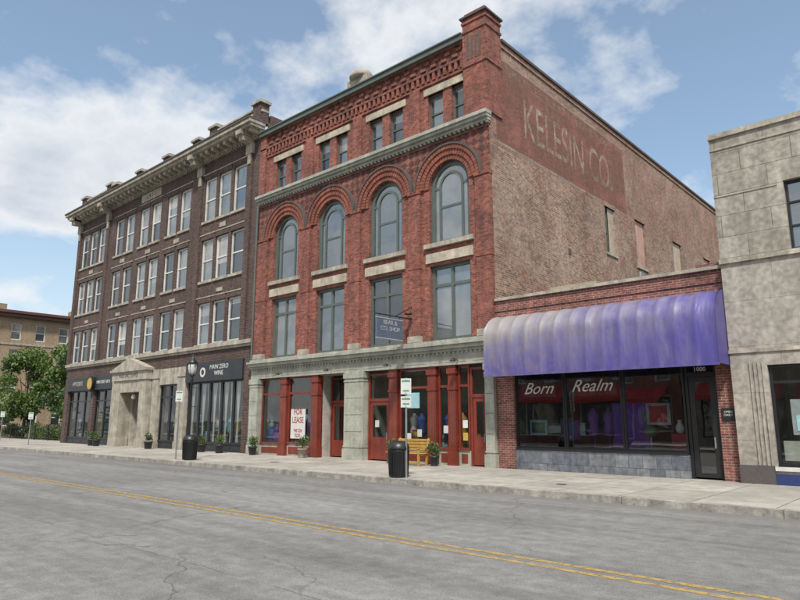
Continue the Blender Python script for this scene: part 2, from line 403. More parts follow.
def redcol(a,e,y=-.02):
    b.pbox('red_columns',REDPT,PF,a,e,.1,3.82,y,y+.3)
    b.pbox('red_column_trim',REDPT,PF,a-.04,e+.04,.1,.65,y-.05,y+.28)
    b.pbox('red_column_trim',REDPT,PF,a-.04,e+.04,3.5,3.7,y-.05,y+.28)
    b.pbox('red_column_trim',REDPT,PF,a-.02,e+.02,2.9,3.0,y-.03,y+.27)
    b.pbox('red_column_panels',SAGED,PF,a+.12,a+.135,.9,2.8,y-.003,y+.1); b.pbox('red_column_panels',SAGED,PF,e-.135,e-.12,.9,2.8,y-.003,y+.1)
for a,e in ((-24.95,-24.5),(-22.65,-22.2),(-17.8,-17.35),(-15.75,-15.35),(-14.75,-14.4)): redcol(a,e)
def shopwin(o,a,e,y=.1,bulk=SAGE,fm=REDPT,z0=.75,z1=3.82,tr=3.0,g=CLEAR,bz=.1):
    P=lambda u,v,d:(u,d+y,v)
    o.pbox('bulkheads',bulk,P,a,e,bz,z0-.05,0,.12)
    o.pbox('bulkhead_panels',fm,P,a+.12,e-.12,bz+.15,z0-.18,-.02,.05)
    o.pbox('shop_sills',fm,P,a,e,z0-.05,z0+.04,-.05,.14)
    o.pbox('shop_frames',fm,P,a,a+.07,z0+.04,z1,0,.1); o.pbox('shop_frames',fm,P,e-.07,e,z0+.04,z1,0,.1)
    o.pbox('shop_frames',fm,P,a+.07,e-.07,z1-.08,z1,0,.1)
    if tr: o.pbox('shop_frames',fm,P,a+.07,e-.07,tr,tr+.09,0,.1)
    o.pquad('shop_glass',g,P,a+.03,e-.03,z0,z1-.02,.06)
def door(o,a,e,y,fm=REDPT,z1=2.55,g=CLEAR,tr=3.7,solid=.55,key='door'):
    P=lambda u,v,d:(u,d+y,v)
    t=.14
    o.pbox(key+'_frame',fm,P,a,a+.08,.15,tr or z1,0,.12); o.pbox(key+'_frame',fm,P,e-.08,e,.15,tr or z1,0,.12)
    o.pbox(key+'_frame',fm,P,a+.08,e-.08,z1,z1+.12,0,.12)
    if tr: o.pbox(key+'_frame',fm,P,a+.08,e-.08,tr-.08,tr,0,.12); o.pquad('shop_glass',g,P,a+.05,e-.05,z1+.1,tr-.05,.06)
    o.pbox(key+'_leaf',fm,P,a+.09,a+.09+t,.2,z1-.01,.03,.09); o.pbox(key+'_leaf',fm,P,e-.09-t,e-.09,.2,z1-.01,.03,.09)
    o.pbox(key+'_leaf',fm,P,a+.09+t,e-.09-t,.2,.2+solid,.03,.09); o.pbox(key+'_leaf',fm,P,a+.09+t,e-.09-t,z1-.16,z1-.01,.03,.09)
    o.pquad('shop_glass',g,P,a+.2,e-.2,.2+solid,z1-.15,.06)
    o.pbox(key+'_handle',GREYM,P,e-.2,e-.17,1.0,1.3,-.03,.03)
shopwin(b,-26.56,-24.99,z0=.7); shopwin(b,-24.46,-22.69)
door(b,-22.16,-20.95,.75,solid=.7); b.pbox('recess_side',REDPT,PF,-20.95,-20.34,.15,3.82,.72,.9)
b.poly('recess_ceiling',SAGE,[(-22.2,0,3.8),(-20.3,0,3.8),(-20.3,.9,3.8),(-22.2,.9,3.8)])
door(b,-19.1,-17.84,.12,solid=.9)
shopwin(b,-17.31,-15.79); shopwin(b,-15.31,-14.79,y=.1); shopwin(b,-14.36,-13.85); door(b,-13.83,-13.04,.12,z1=2.6,solid=1.0)
room(b,-26.9,-22.2,.24,2.2,.15,3.81); room(b,-22.19,-20.35,.95,2.2,.15,3.81,INTD,key='entry'); room(b,-19.2,-12.8,.26,2.4,.15,3.81)
goods(b,-26.4,-22.9,.42,.8,.6,9); goods(b,-17.2,-14,.42,.8,.6,10)
b.box('lease_sign',WHITE,-24.2,-23.15,.08,.095,.95,2.3)
b.text('lease_text','FOR\nLEASE',.38,(-23.675,.072,1.98),(R(90),0,0),colr[0],.85)
b.text('lease_text_small','740 524\n0220',.22,(-23.675,.072,1.2),(R(90),0,0),colr[0],.85)
b.box('poster',colr[7],-17.0,-16.3,.142,.15,2.25,2.85)
for px,pz,m in ((-16.95,1.0,6),(-16.4,1.15,1),(-15.1,1.3,6),(-14.2,1.5,6),(-14.2,1.05,3),(-18.7,1.5,1)):
    b.box('window_notices_%d'%m,colr[m],px,px+.22,.13,.14,pz,pz+.28)
# goose-neck lights and downpipe
for xx in (-24.7,-21.2,-17.6,-14.2):
    b.tube('goose_neck',BLACK,(xx,-.05,3.95),(xx,-.4,4.02),.014); b.lathe('lamp_shades',BLACK,[(.03,.08),(.12,0),(.115,-.01)],xx,-.42,3.93,12)
b.tube('downpipe',SAGED,(X0+.1,-.2,4.8),(X0+.1,-.2,13.0),.05)
PS=lambda u,v,d:(X1-d,u,v)
sops=[(10.1,11.2,9.9,12.3),(13.9,15.2,9.9,12.5),(19.7,21.1,10.2,12.5),(25.6,26.9,10.4,12.6)]
b.wall('side_wall',SIDE,PS,0.0,30.0,0,16.9,sops,.22)
BOARD=m_plain('window_boards',(.50,.41,.31),.8,.25); PINKB=m_plain('pink_boards',(.50,.31,.25),.8,.25)
for i,o_ in enumerate(sops):
    mt=(BOARD,PINKB,BOARD,PINKB)[i]
    if i==0:
        b.sash(PS,o_[0],o_[0]+.45,o_[2],o_[3],.1,WHITE,.06,mid=(11,),glass=GL[2]); b.pquad('boards_a',mt,PS,o_[0]+.45,o_[1],o_[2],o_[3],.07)
    else: b.pquad('boards_%d'%(i%2),mt,PS,o_[0],o_[1],o_[2],o_[3],.08)
    b.pbox('side_sills',STONE,PS,o_[0]-.1,o_[1]+.1,o_[2]-.12,o_[2],-.06,.1)
    b.pbox('side_window_heads',SIDE,PS,o_[0]-.1,o_[1]+.1,o_[3],o_[3]+.22,-.025,.1)
b.box('side_coping',DARKT,X1-.4,X1+.08,1.0,30.05,16.9,17.02)
b.box('side_corbel',SIDE,X1-.02,X1+.05,.95,30.0,16.62,16.72)
b.box('roof_flashing',DARKT,X1-.02,X1+.03,.35,16,5.55,5.75)
for yy in (6.0,14.5,22.5): b.box('wall_tie_plates',DARKT,X1-.01,X1+.02,yy,yy+.25,9.0,9.25)
shell(b,'rear_walls',SIDE,X0+.02,X1-.02,.3,30,16.85,16.2,right=False)
FR=m_faded('faded_red_paint',(.34,.15,.115),.34,.58,.85,.9,.25); FC=m_faded('faded_cream_paint',(.62,.49,.40),.38,.62,.82,1.5,.14); FC2=m_faded('faded_thin_cream',(.58,.49,.41),.42,.64,.75,2.2,.08)
b.pquad('faded_wall_sign',FR,PS,.5,12.8,12.5,16.1,-.004)
for q in ((.5,12.8,16.1,16.22),(.5,12.8,12.36,12.48),(12.82,12.96,12.36,16.22)): b.pquad('faded_sign_border',FC2,PS,*q,-.008)
b.text('faded_sign_lettering','KELESIN CO.',2.5,(X1+.010,6.9,14.05),(R(90),0,R(90)),FC,.62,ext=0)
b.text('faded_sign_small','THE LARGEST FURNITURE & CARPET HOUSE',.55,(X1+.012,6.3,15.75),(R(90),0,R(90)),FC2,.92,ext=0)
b.text('faded_sign_top','FURNITURE  CARPETS  STOVES',.5,(X1+.012,5.2,16.42),(R(90),0,R(90)),FC2,1.1,ext=0)
b.done()

h=Obj('hanging_sign',(-16.45,0,0))
SGN=m_plain('slate_blue_sign',(.10,.13,.19),.5,.15); SGL=m_plain('sign_edge',(.42,.44,.42),.6)
h.tube('bracket',BLACK,(0,0,5.75),(0,-2.2,5.75),.025); h.tube('bracket',BLACK,(0,0,6.3),(0,-1.1,5.76),.018); h.tube('bracket',BLACK,(0,-.02,5.0),(0,-.02,6.4),.03)
h.lathe('bracket_scroll',BLACK,[(.02,0),(.16,.02),(.16,.06),(.02,.08)],0,-.35,5.9,14)
h.box('board',SGN,-.03,.03,-2.15,-.7,4.85,5.6)
h.box('board_rim',SGL,-.035,.035,-2.17,-.68,5.6,5.63); h.box('board_rim',SGL,-.035,.035,-2.17,-.68,4.82,4.85)
for yy in (-2.0,-.85): h.tube('chains',BLACK,(0,yy,5.63),(0,yy,5.75),.01)
h.text('lettering','BEAR &\nCO. SHOP',.24,(.036,-1.42,5.33),(R(90),0,R(90)),SGL)
h.done()

# ================================================================== BROWN BUILDING
b=Obj('dark_brick_building')
A0,A1=-51.3,-27.32
C=-39.75
wins=[]
for off in (-.82,.82): wins.append(C+off)
for s in (-1,1):
    for off in (-.82,.82): wins.append(C+s*3.72+off)
    for off in (-1.52,0,1.52): wins.append(C+s*8.9+off)
rows=[(6.0,8.4),(9.7,12.2),(13.35,16.0)]
ops=[(w-.63,w+.63,a,e) for w in wins for a,e in rows]
b.wall('facade_wall',BROWN,PF,A0,A1,5.2,18.2,ops,.25)
for w in wins:
    for a,e in rows:
        mid=(a+e)/2
        b.sash(PF,w-.63,w+.63,a,e,.1,WHITE,.085,mid=(mid,),glass=random.choice([GL[0],GL[1],GL[2]]),blind=1)
        b.pbox('sills',STONE,PF,w-.7,w+.7,a-.14,a,-.08,.1)
        b.pbox('lintels',BROWN,PF,w-.7,w+.7,e+.02,e+.3,-.03,.05)
for cx,hw in ((C,1.75),(C-3.72,1.75),(C+3.72,1.75),(C-8.9,2.5),(C+8.9,2.5)):
    for a,e in rows: b.pbox('string_courses',STONE,PF,cx-hw+.1,cx+hw-.1,e+.3,e+.36,-.05,.05)
    b.pbox('stone_panels',STONE,PF,cx-.3,cx+.3,12.68,12.95,-.04,.04); b.pbox('stone_panels',STONE,PF,cx-.3,cx+.3,8.9,9.12,-.04,.04)
for cx in (C-8.9,C+8.9):
    for s in (-1,1):
        b.pbox('piers',BROWN,PF,cx+s*2.55-.22,cx+s*2.55+.22,5.95,16.9,-.12,.05)
        b.pbox('pier_capitals',STONE,PF,cx+s*2.55-.28,cx+s*2.55+.28,16.3,16.9,-.2,.05)
        b.pbox('pier_capitals',STONE,PF,cx+s*2.55-.14,cx+s*2.55+.14,15.7,16.3,-.17,.05)
        b.pbox('cornice_brackets',STONE,PF,cx+s*2.55-.2,cx+s*2.55+.2,16.9,17.45,-.75,.05)
        b.pbox('cornice_brackets',STONE,PF,cx+s*2.55-.24,cx+s*2.55+.24,17.2,17.45,-.95,-.7)
b.pbox('date_stone',STONE,PF,C-1.35,C+1.35,16.45,17.0,-.06,.05)
b.text('date_text','1 9 1 1',.45,(C,-.066,16.72),(R(90),0,0),BROWN)
b.pbox('cornice',STONE,PF,A0-.05,A1+.02,17.2,17.45,-.2,.05)
b.pbox('cornice',STONE,PF,A0-.75,A1+.1,17.45,17.62,-.85,.05)
b.pbox('cornice',STONE,PF,A0-.85,A1+.15,17.62,17.82,-1.0,.05)
b.pbox('cornice_top',DARKT,PF,A0-.9,A1+.18,17.82,17.9,-1.06,.05)
x=A0+.1
while x<A1-.3:
    b.pbox('modillions',STONE,PF,x,x+.2,17.22,17.45,-.72,-.18); x+=.62
x=A0+.1
while x<A1: b.pbox('dentils',STONE,PF,x,x+.12,17.06,17.2,-.14,.02); x+=.25
b.pbox('parapet',BROWN,PF,A0,A1,17.9,18.55,-.05,.3)
b.pbox('parapet_coping',STONE,PF,A0-.02,A1+.02,18.55,18.68,-.12,.36)
posts=[A0+.4,A0+4.9,C-5.6,C-1.9,C+1.9,C+5.6,A1-4.9,A1-.45]
for i,xx in enumerate(posts):
    hi=.35 if i in (0,1,6,7) else .1
    b.pbox('parapet_posts',BROWN,PF,xx-.36,xx+.36,17.9,18.75+hi,-.16,.42)
    b.pbox('parapet_post_caps',STONE,PF,xx-.46,xx+.46,18.75+hi,18.9+hi,-.26,.5)
    b.pbox('parapet_post_caps',STONE,PF,xx-.3,xx+.3,18.9+hi,19.02+hi,-.1,.36)
for a,e in ((A0+.8,A0+4.5),(A1-4.5,A1-.9)):
    b.pbox('parapet_raised',BROWN,PF,a,e,18.68,18.85,-.03,.28); b.pbox('parapet_coping',STONE,PF,a-.02,e+.02,18.85,18.95,-.1,.33)
x=A0+1.0
while x<A1-1.0: b.pbox('parapet_balusters',STONE,PF,x,x+.16,18.0,18.5,-.09,-.03); x+=.55
b.pbox('shop_ledge',STONE,PF,A0-.06,A1+.0,5.72,5.92,-.22,.05); b.pbox('shop_ledge',STONE,PF,A0-.03,A1+.0,5.58,5.72,-.12,.05)
b.pbox('shop_head',BROWN,PF,A0,A1,4.85,5.58,-.02,.3)
for a,e in ((A0,-50.7),(-46.6,-46.15),(-28.0,A1)):
    b.pbox('shop_piers',BROWN,PF,a,e,.1,4.85,-.06,.4)
b.pbox('stone_piers',STONE,PF,-43.3,-42.43,.1,4.85,-.06,.4)
for a,e in ((-37.6,-36.9),(-34.6,-33.7)):
    b.pbox('stone_piers',STONE,PF,a,e,.1,4.85,-.1,.4); b.pbox('stone_pier_trim',STONE,PF,a-.04,e+.06,4.3,4.5,-.16,.38); b.pbox('stone_pier_trim',STONE,PF,a-.04,e+.05,.1,.6,-.15,.38)
b.pbox('fascia_left',CHAR,PF,-50.7,-46.6,3.9,4.85,-.12,.2); b.pbox('fascia_mid',CHAR,PF,-46.15,-43.3,3.9,4.85,-.12,.2)
b.pbox('fascia_bay',STONE,PF,-36.84,-34.66,3.9,4.85,-.04,.2); b.pbox('fascia_right',CHAR,PF,-33.62,-28.0,3.9,4.95,-.16,.2)
b.text('fascia_text','MAIN ZERO\nWINE',.34,(-30.2,-.166,4.47),(R(90),0,0),WHITE)
b.ring('fascia_logo',WHITE,PF,-31.8,4.4,.16,.27,-.175,-.15,16,0,2*math.pi)
b.text('fascia_text_left','MAIN STREET GIFTS',.3,(-44.6,-.126,4.4),(R(90),0,0),WHITE,.8)
b.text('fascia_text_far','ANTIQUES',.42,(-48.9,-.126,4.4),(R(90),0,0),LIME,.9)
b.ring('oval_sign',colr[3],PF,-46.35,4.35,0,.42,-.32,-.25,20,0,2*math.pi); b.ring('oval_sign_rim',BLACK,PF,-46.35,4.35,.42,.55,-.34,-.24,20,0,2*math.pi)
for a,e,n in ((-50.7,-46.6,3),(-46.15,-43.3,2),(-36.9,-34.6,2),(-33.7,-28.0,5)):
    w=(e-a)/n; top=3.9
    for i in range(n): shopwin(b,a+i*w+.01,a+(i+1)*w-.01,y=.12,bulk=CHAR,fm=CHAR,z0=.6,z1=top,tr=3.1 if n!=5 else None)
    room(b,a+.05,e-.05,.26,2.2,.15,top)
    goods(b,a+.4,e-.4,.5,.8,.5,n*2)
for i in range(10):
    x=-33.5+i*.56; b.mesh('drapes',WHITE,[(x,.25,3.8),(x+.36,.27,3.8),(x+.2,.28,1.6),(x+.1,.27,1.6),(x+.3,.25,.65),(x+.02,.27,.65)],[(0,1,2,3),(3,2,4,5)])
b.pbox('portal',STONE,PF,-42.25,-41.3,.1,4.3,-.42,.35); b.pbox('portal',STONE,PF,-38.6,-37.75,.1,4.3,-.42,.35)
b.pbox('portal',STONE,PF,-41.3,-38.6,3.55,4.3,-.40,.35)
b.pbox('portal_base',STONE,PF,-42.33,-41.22,.1,.7,-.5,.3); b.pbox('portal_base',STONE,PF,-38.68,-37.71,.1,.7,-.5,.3)
b.pbox('portal_entablature',STONE,PF,-42.4,-37.68,4.3,4.85,-.5,.1); b.pbox('portal_entablature',STONE,PF,-42.5,-37.6,4.85,5.0,-.62,.1)
b.text('portal_text','MASONIC TEMPLE',.34,(-40.05,-.506,4.58),(R(90),0,0),DARKT,.95)
vs=[PF(u,v,d) for d in (-.58,.1) for u,v in ((-42.45,5.0),(-37.65,5.0),(-40.05,5.72))]
b.mesh('portal_pediment',STONE,vs,[(0,1,2),(3,4,5),(0,1,4,3),(1,2,5,4),(2,0,3,5)])
door(b,-41.0,-38.9,.9,fm=CHAR,z1=2.6,tr=3.5,solid=.3,key='portal_door')
b.pbox('portal_jamb',STONE,PF,-41.3,-41.0,.15,3.55,.36,1.0); b.pbox('portal_jamb',STONE,PF,-38.9,-38.6,.15,3.55,.36,1.0)
room(b,-41.2,-38.7,1.1,4,.15,3.55,INTD)
b.lathe('portal_lamp',WHITE,[(.02,0),(.12,.05),(.15,.18),(.1,.3),(.02,.33)],-39.95,-.1,3.1,12)
shell(b,'side_and_rear_walls',BROWN,A0,A1,.3,28,18.0,17.4)
b.poly('side_front_strip',BROWN,[(A0,0,0),(A0,.3,0),(A0,.3,18.2),(A0,0,18.2)])
b.box('party_parapet',BROWN,A1-.3,A1-.004,.5,28,17.3,18.5)
b.done()

# ================================================================== AWNING STORE
b=Obj('awning_storefront_building')
Z=6.0
E0,E1=X1+.004,-4.9
b.wall('facade_wall',LOWRED,PF,E0,E1,.1,Z,[(-11.9,-5.35,.1,3.5)],.3)
b.pbox('coping',STONE,PF,E0+.04,E1,Z,Z+.1,-.08,.4)
b.pbox('brick_band',LOWRED,PF,E0+.04,E1,5.62,5.7,-.04,.02)
b.pbox('corner_bump',LOWRED,PF,-5.6,E1,Z+.1,Z+.18,-.05,.35)
TANP=m_plain('tan_roof_vent',(.38,.31,.21),.8)
b.box('roof_hatch',TANP,-10.6,-8.9,.5,1.6,5.7,6.32); b.tube('roof_pipe',GREYM,(-7.6,1,5.6),(-7.6,1,6.5),.06)
b.lathe('roof_vent',GREYM,[(.12,0),(.12,.35),(.22,.37),(.22,.45),(.05,.55)],-11.2,1.6,5.8,12)
shell(b,'side_and_rear_walls',LOWRED,E0,E1,.3,16,Z,5.5,left=False)
b.pbox('tile_bulkhead',SLATE,PF,-11.9,-6.25,.1,.8,.02,.25); b.pbox('bulkhead_cap',BLACK,PF,-11.9,-6.25,.8,.86,0,.28)
for i,(a,e) in enumerate(((-11.9,-10.05),(-10.05,-8.1),(-8.1,-6.25))):
    b.sash(PF,a+.005,e-.005,.86,3.45,.1,BLACK,.06,glass=CLEARD,key='window_frames',dep=.08)
b.pbox('glass_head',BLACK,PF,-11.9,-5.35,3.452,3.5,.05,.2)
door(b,-6.24,-5.36,.14,fm=BLACK,z1=3.0,tr=3.44,g=CLEARD,solid=.12)
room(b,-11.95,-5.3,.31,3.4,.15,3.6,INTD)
PURP=m_plain('purple_curtain',(.20,.07,.42),.8)
for k in range(7):
    b.mesh('curtain',PURP,[(-8.7+k*.16,.7+.05*(k%2),.9),(-8.54+k*.16,.7+.05*((k+1)%2),.9),(-8.54+k*.16,.7+.05*((k+1)%2),2.3),(-8.7+k*.16,.7+.05*(k%2),2.3)],[(0,1,2,3)])
goods(b,-11.6,-6.6,.5,1.0,.7,12)
for xx in(-10.9,-9.2,-7.2): b.box('ceiling_fixtures',WHITE,xx-.4,xx+.4,1.2,2.6,3.5,3.55)
BAND=m_plain('window_banner',(.10,.115,.115),.7,.6,5)
b.box('window_banner',BAND,-9.98,-8.3,.175,.18,2.55,3.15)
b.box('window_banner',BAND,-11.7,-10.4,.175,.18,2.55,3.15)
b.text('window_lettering','Born',.55,(-11.05,.15,2.82),(R(90),0,0),WHITE,1,.5)
b.text('window_lettering_b','Realm',.55,(-9.14,.15,2.85),(R(90),0,0),WHITE,1,.5)
b.text('door_number','1000',.17,(-5.8,.12,3.2),(R(90),0,0),WHITE)
b.box('wall_plaque',BLACK,-5.28,-4.93,-.03,-.002,1.75,2.1); b.text('plaque_text','OPEN\nDAILY',.085,(-5.105,-.036,1.95),(R(90),0,0),WHITE)
def awnmat():
    m,t,p=newmat('purple_canvas'); o,x,y,z=t.xyz()
    n=t.noise(o,.7,5,.65); n2=t.noise(t.vec(t.math('MULTIPLY',x,4),t.math('MULTIPLY',z,.7)),1,3)
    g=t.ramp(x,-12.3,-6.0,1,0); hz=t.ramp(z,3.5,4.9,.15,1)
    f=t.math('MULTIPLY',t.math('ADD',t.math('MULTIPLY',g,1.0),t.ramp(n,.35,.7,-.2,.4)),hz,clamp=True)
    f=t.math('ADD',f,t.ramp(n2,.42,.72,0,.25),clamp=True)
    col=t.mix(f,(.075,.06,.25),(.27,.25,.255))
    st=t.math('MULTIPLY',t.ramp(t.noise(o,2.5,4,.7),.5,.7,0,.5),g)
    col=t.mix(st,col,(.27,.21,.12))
    t.put(p,'Base Color',col); p.inputs['Roughness'].default_value=.48
    bump(t,p,t.noise(t.vec(t.math('MULTIPLY',x,5),t.math('MULTIPLY',z,1.2)),1,3),.6,.05)
    return m
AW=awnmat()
prof=[(0,5.38)]
for k in range(1,11):
    a=math.pi/2*k/10; prof.append((-1.15*math.sin(a),4.5+.88*math.cos(a)))
prof+=[(-1.17,4.2),(-1.18,3.8),(-1.18,3.25)]
ax0,ax1=-12.3,-4.9; NX=180
vs=[];fs=[]
for i in range(NX+1):
    x=ax0+(ax1-ax0)*i/NX; ph=(x-ax0)/.5286; sag=-abs(math.sin(math.pi*ph))**.6*.055+.02
    for j,(y,z) in enumerate(prof):
        k=min(1,j/4)
        nn=noise.noise(Vector((x*1.7,z*2,3)))*.05+noise.noise(Vector((x*5,z*1.5,9)))*.02
        vs.append((x,y-(sag+nn)*k*(1 if j<12 else .6),z+(sag*.8 if 0<j<8 else 0)+(noise.noise(Vector((x*2.2,0,5)))*.03 if j==M_last else 0) if False else z+(sag*.8 if 0<j<8 else 0)))
M=len(prof)
for i in range(NX):
    for j in range(M-1): fs.append((i*M+j,(i+1)*M+j,(i+1)*M+j+1,i*M+j+1))
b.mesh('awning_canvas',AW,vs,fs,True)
for xe in (ax0,ax1): b.poly('awning_ends',AW,[(xe,y,z) for y,z in prof]+[(xe,0,3.25)])
b.pbox('awning_hem',AW,PF,ax0-.01,ax1+.01,3.2,3.27,-1.215,-1.15)
b.done()

# ================================================================== GREY BUILDING
b=Obj('gray_concrete_building')
PG=lambda u,v,d:(u,d-.25,v)
G0,G1=-4.88,6
b.wall('upper_wall',BLOCKS,PG,G0,G1,6.15,9.75,[(-3.15,-.6,6.2,8.1),(1.2,3.8,6.2,8.1)],.35)
b.wall('lower_wall',SMOOTHC,PG,G0,G1,.1,6.15,[(-4.0,-.2,.6,3.2),(.6,4.4,.2,3.2)],.35)
b.pbox('coping',STONE,PG,G0-.02,G1,9.75,9.9,-.06,.4)
b.pbox('coping',STONE,PG,G0-.01,G1,9.4,9.46,-.025,.1)
b.pbox('belt_course',STONE,PG,G0-.02,G1,6.05,6.18,-.07,.1); b.pbox('belt_course',STONE,PG,G0-.015,-3.3,8.0,8.04,-.02,.1)
b.pbox('belt_course',STONE,PG,G0-.01,G1,3.55,3.65,-.04,.1)
for i in range(4): b.pbox('fluting',SMOOTHC,PG,-4.42+i*.1,-4.37+i*.1,.62,3.3,-.04,.01)
for a,e in ((-3.15,-.6),(1.2,3.8)):
    b.sash(PG,a,e,6.2,8.1,.15,BLACK,.06,mid=(6.85,7.5),vert=[a+(e-a)*k/5 for k in (1,2,3,4)],glass=GL[0])
b.sash(PG,-4.0,-.2,.6,3.2,.12,LIME,.08,mid=(2.75,),vert=(-2.1,),glass=CLEAR)
b.sash(PG,.6,4.4,.2,3.2,.12,LIME,.08,mid=(2.6,),vert=(2.5,),glass=CLEAR)
room(b,-4.2,4.6,.2,3,.15,3.5,INT); goods(b,-3.7,0,.4,.9,.6,10)
b.box('window_posters',colr[6],-3.6,-2.7,-.06,-.05,1.4,2.3); b.box('window_posters_b',colr[1],-3.85,-2.9,-.06,-.05,.75,1.25)
b.box('window_posters_c',colr[7],-3.5,-2.8,-.075,-.065,1.5,1.9)
BLUE=m_plain('blue_bulkhead',(.03,.05,.16),.4); b.pbox('blue_bulkhead',BLUE,PG,-4.05,-.15,.12,.42,-.02,.1)
b.pbox('bulkhead_sill',WHITE,PG,-4.05,-.15,.5,.6,-.05,.1); b.pbox('pier_plinth',DARKT,PG,G0-.01,-4.06,.1,.62,-.03,.1)
shell(b,'side_and_rear_walls',SMOOTHC,G0,G1,-.25,20,9.75,9.2)
b.done()

# ================================================================== DISTANT LEFT BUILDING
b=Obj('tan_brick_building')
MAROON=m_plain('maroon_fascia',(.12,.05,.04),.5)
PE=lambda u,v,d:(-82-d,u,v)
ops=[(y0,y0+1.1,z0,z0+1.9) for y0 in [ -3+2.6*i for i in range(13)] for z0 in (1.2,4.6,8.0,11.0)]
b.wall('east_wall',TANB,PE,-5,32,0,14.2,ops,.2)
for o_ in ops: b.sash(PE,*o_,.1,WHITE,.1,mid=((o_[2]+o_[3])/2,),blind=1)
b.box('cornice',MAROON,-103,-81.4,-5.6,32.6,13.6,14.0); b.box('cornice_top',MAROON,-103,-81.1,-5.9,32.9,14.0,14.3)
for k in range(5): b.box('roof_posts',TANB,-82.5,-81.6,-5+8*k,-4+8*k,14.3,15.0)
b.pbox('belt',STONE,PE,-5,32,10.4,10.6,-.08,.05); b.pbox('belt',STONE,PE,-5,32,3.6,3.9,-.08,.05)
PFs=lambda u,v,d:(u,-5+d,v)
ops=[(x0,x0+1.1,z0,z0+1.9) for x0 in [-101+2.6*i for i in range(7)] for z0 in (1.2,4.6,8.0,11.0)]
b.wall('south_wall',TANB,PFs,-102,-82,0,14.2,ops,.2)
for o_ in ops: b.sash(PFs,*o_,.1,WHITE,.1,mid=((o_[2]+o_[3])/2,))
shell(b,'rear_walls',TANB,-102,-82.05,-4.9,32,14,13.4,right=False)
b.done()

# ================================================================== OPPOSITE SIDE (seen in reflections)
def opp(name,x0,x1,h,mat,fl,aw):
    b=Obj(name); P=lambda u,v,d:(u,-24.2-d,v)
    ops=[]; n=int((x1-x0)/2.4)
    for f_ in range(1,fl):
        for i in range(n):
            xx=x0+.7+i*(x1-x0-.6)/n; ops.append((xx,xx+1.1,f_*3.4+1.2,f_*3.4+3.0))
    sh=[(x0+.6,(x0+x1)/2-.4,.7,3.2),((x0+x1)/2+.4,x1-.6,.7,3.2)]
    b.wall('facade_wall',mat,P,x0,x1,0,h,ops+sh,.2)
    for o_ in ops: b.sash(P,*o_,.1,WHITE,.08,mid=((o_[2]+o_[3])/2,),glass=GL[0])
    for o_ in sh:
        b.sash(P,*o_,.1,BLACK,.08,vert=((o_[0]+o_[1])/2,),glass=GL[0])
        if aw:
            vs=[P(o_[0],4.2,0),P(o_[1],4.2,0),P(o_[1],3.3,-1.1),P(o_[0],3.3,-1.1),P(o_[1],3.05,-1.1),P(o_[0],3.05,-1.1)]
            b.mesh('added_reflection_awnings',aw,vs,[(0,1,2,3),(3,2,4,5)])  # invented awnings, out of view, added to put colour into the shop-glass reflections
    b.pbox('cornice',STONE,P,x0,x1,h-.4,h,-.3,.1)
    b.poly('roof',ROOF,[(x0,-24.2,h-.3),(x1,-24.2,h-.3),(x1,-36,h-.3),(x0,-36,h-.3)])
    for xx in (x0,x1): b.poly('side_walls',mat,[(xx,-24.2,0),(xx,-36,0),(xx,-36,h),(xx,-24.2,h)])
    b.poly('side_walls',mat,[(x0,-36,0),(x1,-36,0),(x1,-36,h),(x0,-36,h)])
    b.done()
opp('brick_shop_building',-46,-30,6.2,TANB,1,colr[4]); opp('brick_shop_building',-29.9,-14,8.8,LOWRED,2,colr[0])
opp('stone_shop_building',-13.9,-2,5.6,BLOCKS,1,colr[0]); opp('brick_shop_building',10,30,7,LOWRED,2,None)

